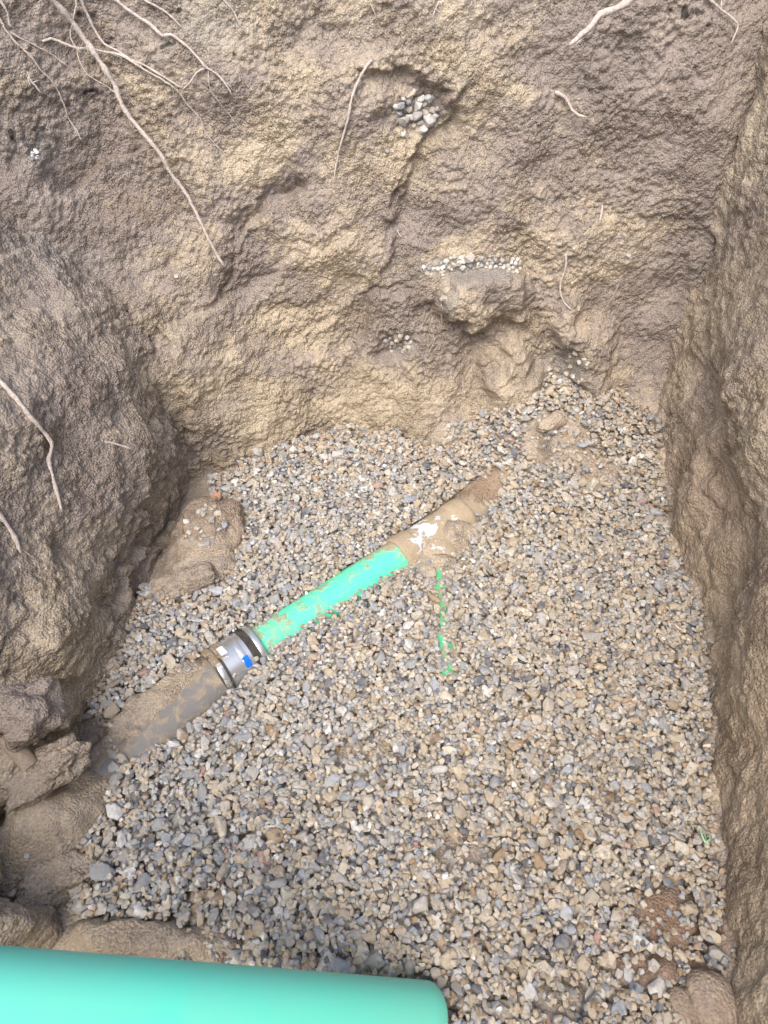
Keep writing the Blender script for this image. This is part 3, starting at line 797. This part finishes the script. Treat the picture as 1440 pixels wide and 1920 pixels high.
root([(80, 77), (95, 72), (120, 82), (145, 90), (170, 92), (200, 98), (225, 103), (255, 120), (280, 136), (310, 153), (335, 172), (347, 190), (375, 222), (386, 250), (420, 288)], 6, 2,
     'brownish thin root crossing beneath the longest root', (.014, .006))
root([(-12, 22), (0, 36), (10, 55), (30, 80), (55, 102), (75, 130), (100, 156), (120, 195), (130, 225), (145, 245), (153, 266)], 5, 2.5,
     'thin root wandering down the upper corner of the back wall', (.008, .006), None, [([(20, 60), (45, 75), (65, 85), (95, 100), (130, 126)], 3.5, 2)])
root([(-10, -12), (0, 0), (15, 25), (17, 45), (27, 53)], 5, 3, 'short hooked root tip at the upper corner of the wall', (.01, .008))
root([(262, -12), (272, 0), (300, 15), (320, 30), (345, 55)], 5, 2.5, 'short thin root beside black organic specks', (.008, .006))
root([(410, -12), (420, 0), (440, 25), (452, 52)], 4, 2.5, 'short curved rootlet near black specks in pale soil', (.006, .004))
root([(50, 135), (60, 155), (66, 160), (78, 176)], 4, 3, 'tiny frayed pale rootlet tuft on the brown corner', (.006, .005), None, [([(60, 155), (72, 150)], 3, 2), ([(52, 145), (58, 162)], 2.5, 1.5)])
root([(142, -12), (143, 10), (136, 40), (132, 70), (145, 92), (152, 100)], 4, 2.5, 'thin looping rootlet tangled behind the longest root', (.022, .015))
root([(697, 112), (675, 145), (660, 185), (652, 225), (640, 265), (632, 300), (625, 343)], 7, 3.5, 'slim pale root hanging beside the niche of stones', (.012, .006))
root([(1192, -10), (1180, 0), (1155, 17), (1125, 27), (1110, 47), (1090, 65), (1067, 86)], 17, 9, 'thick white broken root with a splintered end', (.07, .10), None,
     [([(1108, 48), (1098, 66), (1080, 84)], 5, 2), ([(1112, 46), (1092, 58), (1070, 80)], 5, 2)])
root([(1040, 172), (1060, 182), (1072, 205), (1085, 216), (1103, 220)], 8, 5, 'stubby bent root below the splintered white root', (.012, .014))
root([(1322, -12), (1332, 0), (1355, 20), (1382, 42), (1380, 60), (1370, 82)], 6, 2.5, 'thin root hanging in the corner of two earth walls', (.012, .012), None, [([(1353, 18), (1352, 0)], 3, 2)])
root([(1062, 475), (1060, 505), (1052, 525), (1052, 555), (1065, 575), (1077, 586)], 7, 4, 'thin wavy root ending at an embedded rounded lump', (.008, .006))
root([(1164, 525), (1150, 555), (1132, 585), (1127, 615), (1121, 645)], 5, 2.5, 'fine brown root hanging right of the wavy root', (.006, .006), M_ROOT_DARK)
root([(1130, 384), (1128, 400), (1122, 421)], 5.5, 4, 'very short straight root stub alone on bare crumbly wall', (.006, .006))
root([(692, -4), (698, 14), (706, 34)], 3.5, 2, 'hair thin rootlet at the top above the hanging slim root', (.006, .004))
root([(828, -8), (815, 20), (810, 36)], 4, 2.5, 'small forked rootlet above the niche of stones', (.006, .006), None, [([(817, 17), (822, 22)], 3, 2)])
root([(-14, 702), (0, 715), (30, 747), (60, 785), (90, 820), (98, 837), (91, 860), (97, 885), (107, 925), (116, 958)], 10, 7, 'chalky white kinked root on the dark earth bank', (.010, .008))
root([(-12, 950), (-3, 962), (22, 997), (40, 1038)], 10, 7, 'shorter chalky root below the kinked one on dark bank', (.008, .008), None, [([(40, 1030), (50, 1036), (62, 1046)], 3, 1.5)])
root([(183, 826), (215, 832), (249, 842)], 5, 4, 'small straw coloured root end stuck in the dark bank', (.006, .010))
root([(930, 425), (940, 445), (948, 452)], 2.4, 1.6, 'barely visible hair root on crumbly wall over the ledge', (.004, .004), M_ROOT_DARK)
root([(882, 242), (872, 280), (858, 305)], 3, 1.6, 'fine root thread below the niche of stones', (.004, .004), M_ROOT_DARK)
root([(744, 432), (752, 444), (757, 446)], 3, 2, 'tiny curled rootlet on the diagonal ridge', (.006, .006))
root([(828, 565), (827, 590), (829, 606)], 3, 2, 'tiny pale rootlet dangling below the stony ledge', (.006, .006))

# stones lodged in the walls: parts of the earth face
def wall_stones(spots, parent, cols, out=.35):
    for (x, y, s) in spots:
        h_ = hit(x, y)
        if h_[0] is None: continue
        r = s*.58*h_[2]/FPX; var = random.randrange(NVAR)
        o = bpy.data.objects.new('stone', SM[var]); COL.objects.link(o); o.parent = parent
        rot = Matrix.Rotation(random.uniform(0, 6.28), 4, 'Z') @ Matrix.Rotation(random.uniform(0, 6.28), 4, 'X')
        o.matrix_basis = Matrix.Translation(h_[0] - pdir(x, y)*r*out) @ rot @ Matrix.Diagonal((r*random.uniform(.9, 1.2), r*random.uniform(.75, 1), r*random.uniform(.6, .9), 1))
        c = random.choice(cols); k = random.uniform(.85, 1.12); o.color = (c[0]*k, c[1]*k, c[2]*k, 1)
PALE = [tuple(PAL[i]) for i in (1, 2, 4, 4, 7, 3)]; DUST = [tuple(PAL[i]) for i in (0, 1, 2, 4, 3)]
def scatter(cx, cy, rx, ry, n, s0, s1):
    out = []
    for i in range(n*8):
        a = random.uniform(0, 6.28); q = math.sqrt(random.random()); s = random.uniform(s0, s1)
        x, y = cx+rx*q*math.cos(a), cy+ry*q*math.sin(a)
        if all(math.hypot(x-p[0], y-p[1]) > .40*(s+p[2]) for p in out): out.append((x, y, s))
        if len(out) >= n: break
    return out
wall_stones([(803, 185, 18), (784, 200, 19), (769, 180, 14), (752, 198, 15), (781, 217, 20), (805, 225, 22), (770, 220, 17), (812, 207, 15), (793, 242, 17), (760, 228, 20), (748, 214, 12), (742, 200, 11), (767, 190, 11), (758, 252, 11), (797, 195, 10), (790, 185, 12), (776, 172, 11), (816, 218, 11), (768, 205, 12), (788, 230, 11), (797, 212, 12), (775, 235, 10), (820, 204, 9), (757, 186, 10)], back, PALE, .3)
wall_stones([(882, 484, 17)] + scatter(905, 490, 70, 14, 34, 5, 11) + scatter(825, 505, 32, 14, 16, 5, 11) + scatter(960, 500, 25, 12, 14, 5, 9), back, [tuple(np.array(c_)*.88+np.array(PAL[1])*.15) for c_ in PALE], .2)
wall_stones(scatter(748, 645, 28, 16, 16, 5, 11) + scatter(1060, 690, 45, 40, 22, 5, 11) + scatter(855, 808, 26, 16, 16, 7, 13) + [(330, 518, 8), (838, 545, 12), (833, 560, 13), (726, 283, 7), (1178, 480, 8), (760, 655, 10)], back, [tuple(np.array(c_)*.75+np.array(PAL[1])*.25) for c_ in DUST], .12)
wall_stones(scatter(66, 290, 9, 9, 5, 5, 9), back, [(.8, .8, .8)], .4)  # white stones standing in for a silvery foil scrap
wall_stones([(120, 1357, 18), (88, 1386, 14), (25, 1675, 16), (70, 1685, 10), (64, 1647, 10), (50, 1605, 8), (355, 965, 14), (340, 985, 13)], left, DUST, .4)

# ------------------------------------------------------------------ loose lumps on the floor
def clod(name, loc, size, rot, mat, seed, tan_, label, cat, rough=.22, sub=4, grey=.1, rust=0):
    bm = bmesh.new(); bmesh.ops.create_icosphere(bm, subdivisions=sub, radius=1)
    V = np.array([v.co[:] for v in bm.verts]); bm.verts.index_update(); F = np.array([[v.index for v in f.verts] for f in bm.faces]); bm.free()
    V = np.sign(V)*np.abs(V)**.85
    k = 1+rough*fbm(V+seed*3.1, .9, 4, seed); V = V*k[:, None]*np.array(size)
    A = np.zeros((len(V), 4)); A[:, 0] = tan_; A[:, 2] = grey; A[:, 3] = 1-rust
    o = link(name, mesh_np(name, V, F, True, A), mat)
    o.location = loc; o.rotation_euler = rot; tag(o, label, cat, 'soil clods at the foot of the walls' if cat == 'soil clod' else ('cobbles by the brown wall' if cat == 'cobble' else None)); return o
p = on_z(400, 1000, .02)
clod('soil_clod', p, (.085, .11, .055), (R(10), R(15), R(-30)), M_SOIL, 31, .45, 'orange tan slab of packed soil beside the bank and gravel', 'soil clod', .42, 5, .0, .35)
p = on_z(345, 1095, .02)
clod('soil_clod', p, (.095, .045, .045), (R(0), R(-12), R(15)), M_SOIL, 35, .45, 'hollow edged tan lump of soil below the packed slab', 'soil clod', .35, 5)
p = on_z(1335, 1885, .02)
clod('cobble', p, (.045, .055, .038), (.2, .1, .5), M_SOIL_SMOOTH, 41, .45, 'large brown dirt coated cobble against the brown wall', 'cobble', .12, 4, .0, .4)
p = on_z(1280, 1893, .015)
clod('cobble', p, (.032, .034, .028), (.1, .3, .2), M_SOIL_SMOOTH, 43, .4, 'smaller round brown cobble touching the large cobble', 'cobble', .10, 4, .0, .5)
slab = bpy.data.objects['soil_clod']; bpy.context.view_layer.update()
SB = BVHTree.FromPolygons([slab.matrix_world @ v_.co for v_ in slab.data.vertices], [tuple(p_.vertices) for p_ in slab.data.polygons])
for x, y, sz in scatter(385, 985, 42, 45, 22, 7, 15) + scatter(370, 1040, 30, 20, 10, 7, 14):
    r_ = SB.ray_cast(CAMP, pdir(x, y).normalized())
    if r_[0] is None: continue
    r = sz*.5*2.1/FPX; o = bpy.data.objects.new('stone', SM[random.randrange(NVAR)]); COL.objects.link(o); o.parent = floor
    o.matrix_basis = Matrix.Translation(r_[0]+Vector((0, 0, r*.3))) @ Matrix.Rotation(random.uniform(0, 6.28), 4, 'Z') @ Matrix.Rotation(random.uniform(-.4, .4), 4, 'X') @ Matrix.Diagonal((r*1.1, r*.85, r*.6, 1))
    c_ = random.choice(PALE); o.color = (*c_, 1)
# root stump lump on the gravel mound, with a hairy dark side
p0 = on_z(1005, 812, .135); p1 = on_z(1068, 770, .165)
st = empty('root_stump', p0); tag(st, 'stubby brown root stump poking out of the gravel mound', 'root')
ob = clod('stump', (p0+p1)/2-p0, (.052, .024, .023), (.1, -.15, math.atan2((p1-p0).y, (p1-p0).x)), M_SOIL_SMOOTH, 63, .6, None, None, .22, 5)
ob.parent = st
for k in range(16):
    a = p0 + (p1-p0)*random.uniform(.1, .5) + Vector((random.uniform(-.01, .01), -.01, -.018))
    b = on_z(1022+random.uniform(-14, 14), 850+random.uniform(-15, 40), .105)
    q = [a.lerp(b, t)+Vector((random.uniform(-.006, .006), 0, random.uniform(-.004, .004))) for t in (0, .3, .6, 1)]
    me = tube_mesh('rootlet', q, .0011, 5); me.transform(Matrix.Translation(-p0)); link('rootlet', me, M_ROOT_DARK, st)
for px_, py_, sz, rt, sd_, tn, lb in [(85, 1448, (.085, .042, .036), (.1, -.25, .55), 51, .4, 'torn grey-brown soil clump with root ends jutting over the buried pipe'),
        (110, 1648, (.07, .04, .03), (.1, .1, .5), 53, .5, 'rough brown soil lump sitting at the edge of the gravel below the torn clump'),
        (45, 1335, (.06, .06, .05), (.1, .1, .5), 57, .15, 'knobbly soil lump on the bank above the torn clump')]:
    h_ = hit(px_, py_)
    clod('soil_clod', h_[0]-pdir(px_, py_)*.01, sz, rt, M_SOIL, sd_, tn, lb, 'soil clod', .42, 5)
# old root end lying on the bank lump
def px_tube(name, pts, rads, mat, label, cat, seg=12, wob=.08, z=None):
    P = []
    for x, y in pts:
        h_ = hit(x, y); P.append((h_[0] or on_z(x, y, .06))-pdir(x, y)*rads[0]*.6)
    zs = np.convolve(np.pad([q.length for q in P], 1, mode='edge'), [1/3]*3, 'valid')
    me = tube_mesh(name, P, rads, seg, True, wob); me.set_sharp_from_angle(angle=R(50)); c = P[0].copy(); me.transform(Matrix.Translation(-c))
    o = link(name, me, mat); o.location = c; tag(o, label, cat); return o
px_tube('root_stub', [(112, 1430), (128, 1422), (145, 1408), (165, 1395), (186, 1384)], [.013, .014, .014, .013, .009], M_ROOT_DARK, 'stripped grey root stub lying along the torn soil clump', 'root')
px_tube('root_stub', [(8, 1385), (25, 1400), (42, 1418), (58, 1438)], [.012, .016, .018, .017], M_ROOT_DARK, 'cut round root end facing out of the soil clump', 'root')

# flat scraps
def scrap(name, pts, mat, label, cat, th=.0008):
    bm = bmesh.new(); vs_ = [bm.verts.new(p) for p in pts]; f = bm.faces.new(vs_)
    c = sum((v.co for v in bm.verts), Vector())/len(pts)
    r = bmesh.ops.extrude_face_region(bm, geom=[f]); bmesh.ops.translate(bm, vec=(0, 0, th), verts=[e for e in r['geom'] if isinstance(e, bmesh.types.BMVert)])
    bmesh.ops.translate(bm, vec=-c, verts=bm.verts); bmesh.ops.recalc_face_normals(bm, faces=bm.faces)
    me = bpy.data.meshes.new(name); bm.to_mesh(me); bm.free(); o = link(name, me, mat); o.location = c; tag(o, label, cat); return o
def zz(x, y, z): return on_z(x, y, z)
scrap('dry_leaf', [zz(388, 940, .04), zz(398, 928, .052), (zz(412, 922, .06)), zz(414, 932, .05), zz(408, 946, .042), zz(396, 948, .036)], simple('dry_leaf', srgb(176, 132, 106), .8, 0, .2, 80), 'dry brown leaf in the corner beside the gravel edge', 'leaf')
P = [on_z(x, y, .022+.012*math.sin(k)) for k, (x, y) in enumerate([(1312, 1552), (1316, 1566), (1322, 1580), (1332, 1574), (1330, 1562), (1320, 1560), (1324, 1576), (1328, 1584)])]
me = tube_mesh('plastic_strip', [P[int(i)].lerp(P[min(int(i)+1, 7)], i % 1) for i in np.arange(0, 7.01, .34)], .0022, 6); c = P[0].copy(); me.transform(Matrix.Translation(-c))
o = link('plastic_strip', me, simple('pale_green_strip', srgb(170, 205, 165), .5, 0, .15, 80)); o.location = c; tag(o, 'curled pale green plastic shaving on gravel beside the brown wall', 'plastic strip')
q = [on_z(x, y, .03) for x, y in [(188, 1292), (205, 1288), (222, 1278), (240, 1262)]]
me = tube_mesh('stick', q, [.004, .006, .006, .003], 8, True, .1); c = q[0].copy(); me.transform(Matrix.Translation(-c)); o = link('stick', me, M_ROOT_DARK); o.location = c
tag(o, 'short tan stick on stones at the foot of the bank', 'stick')
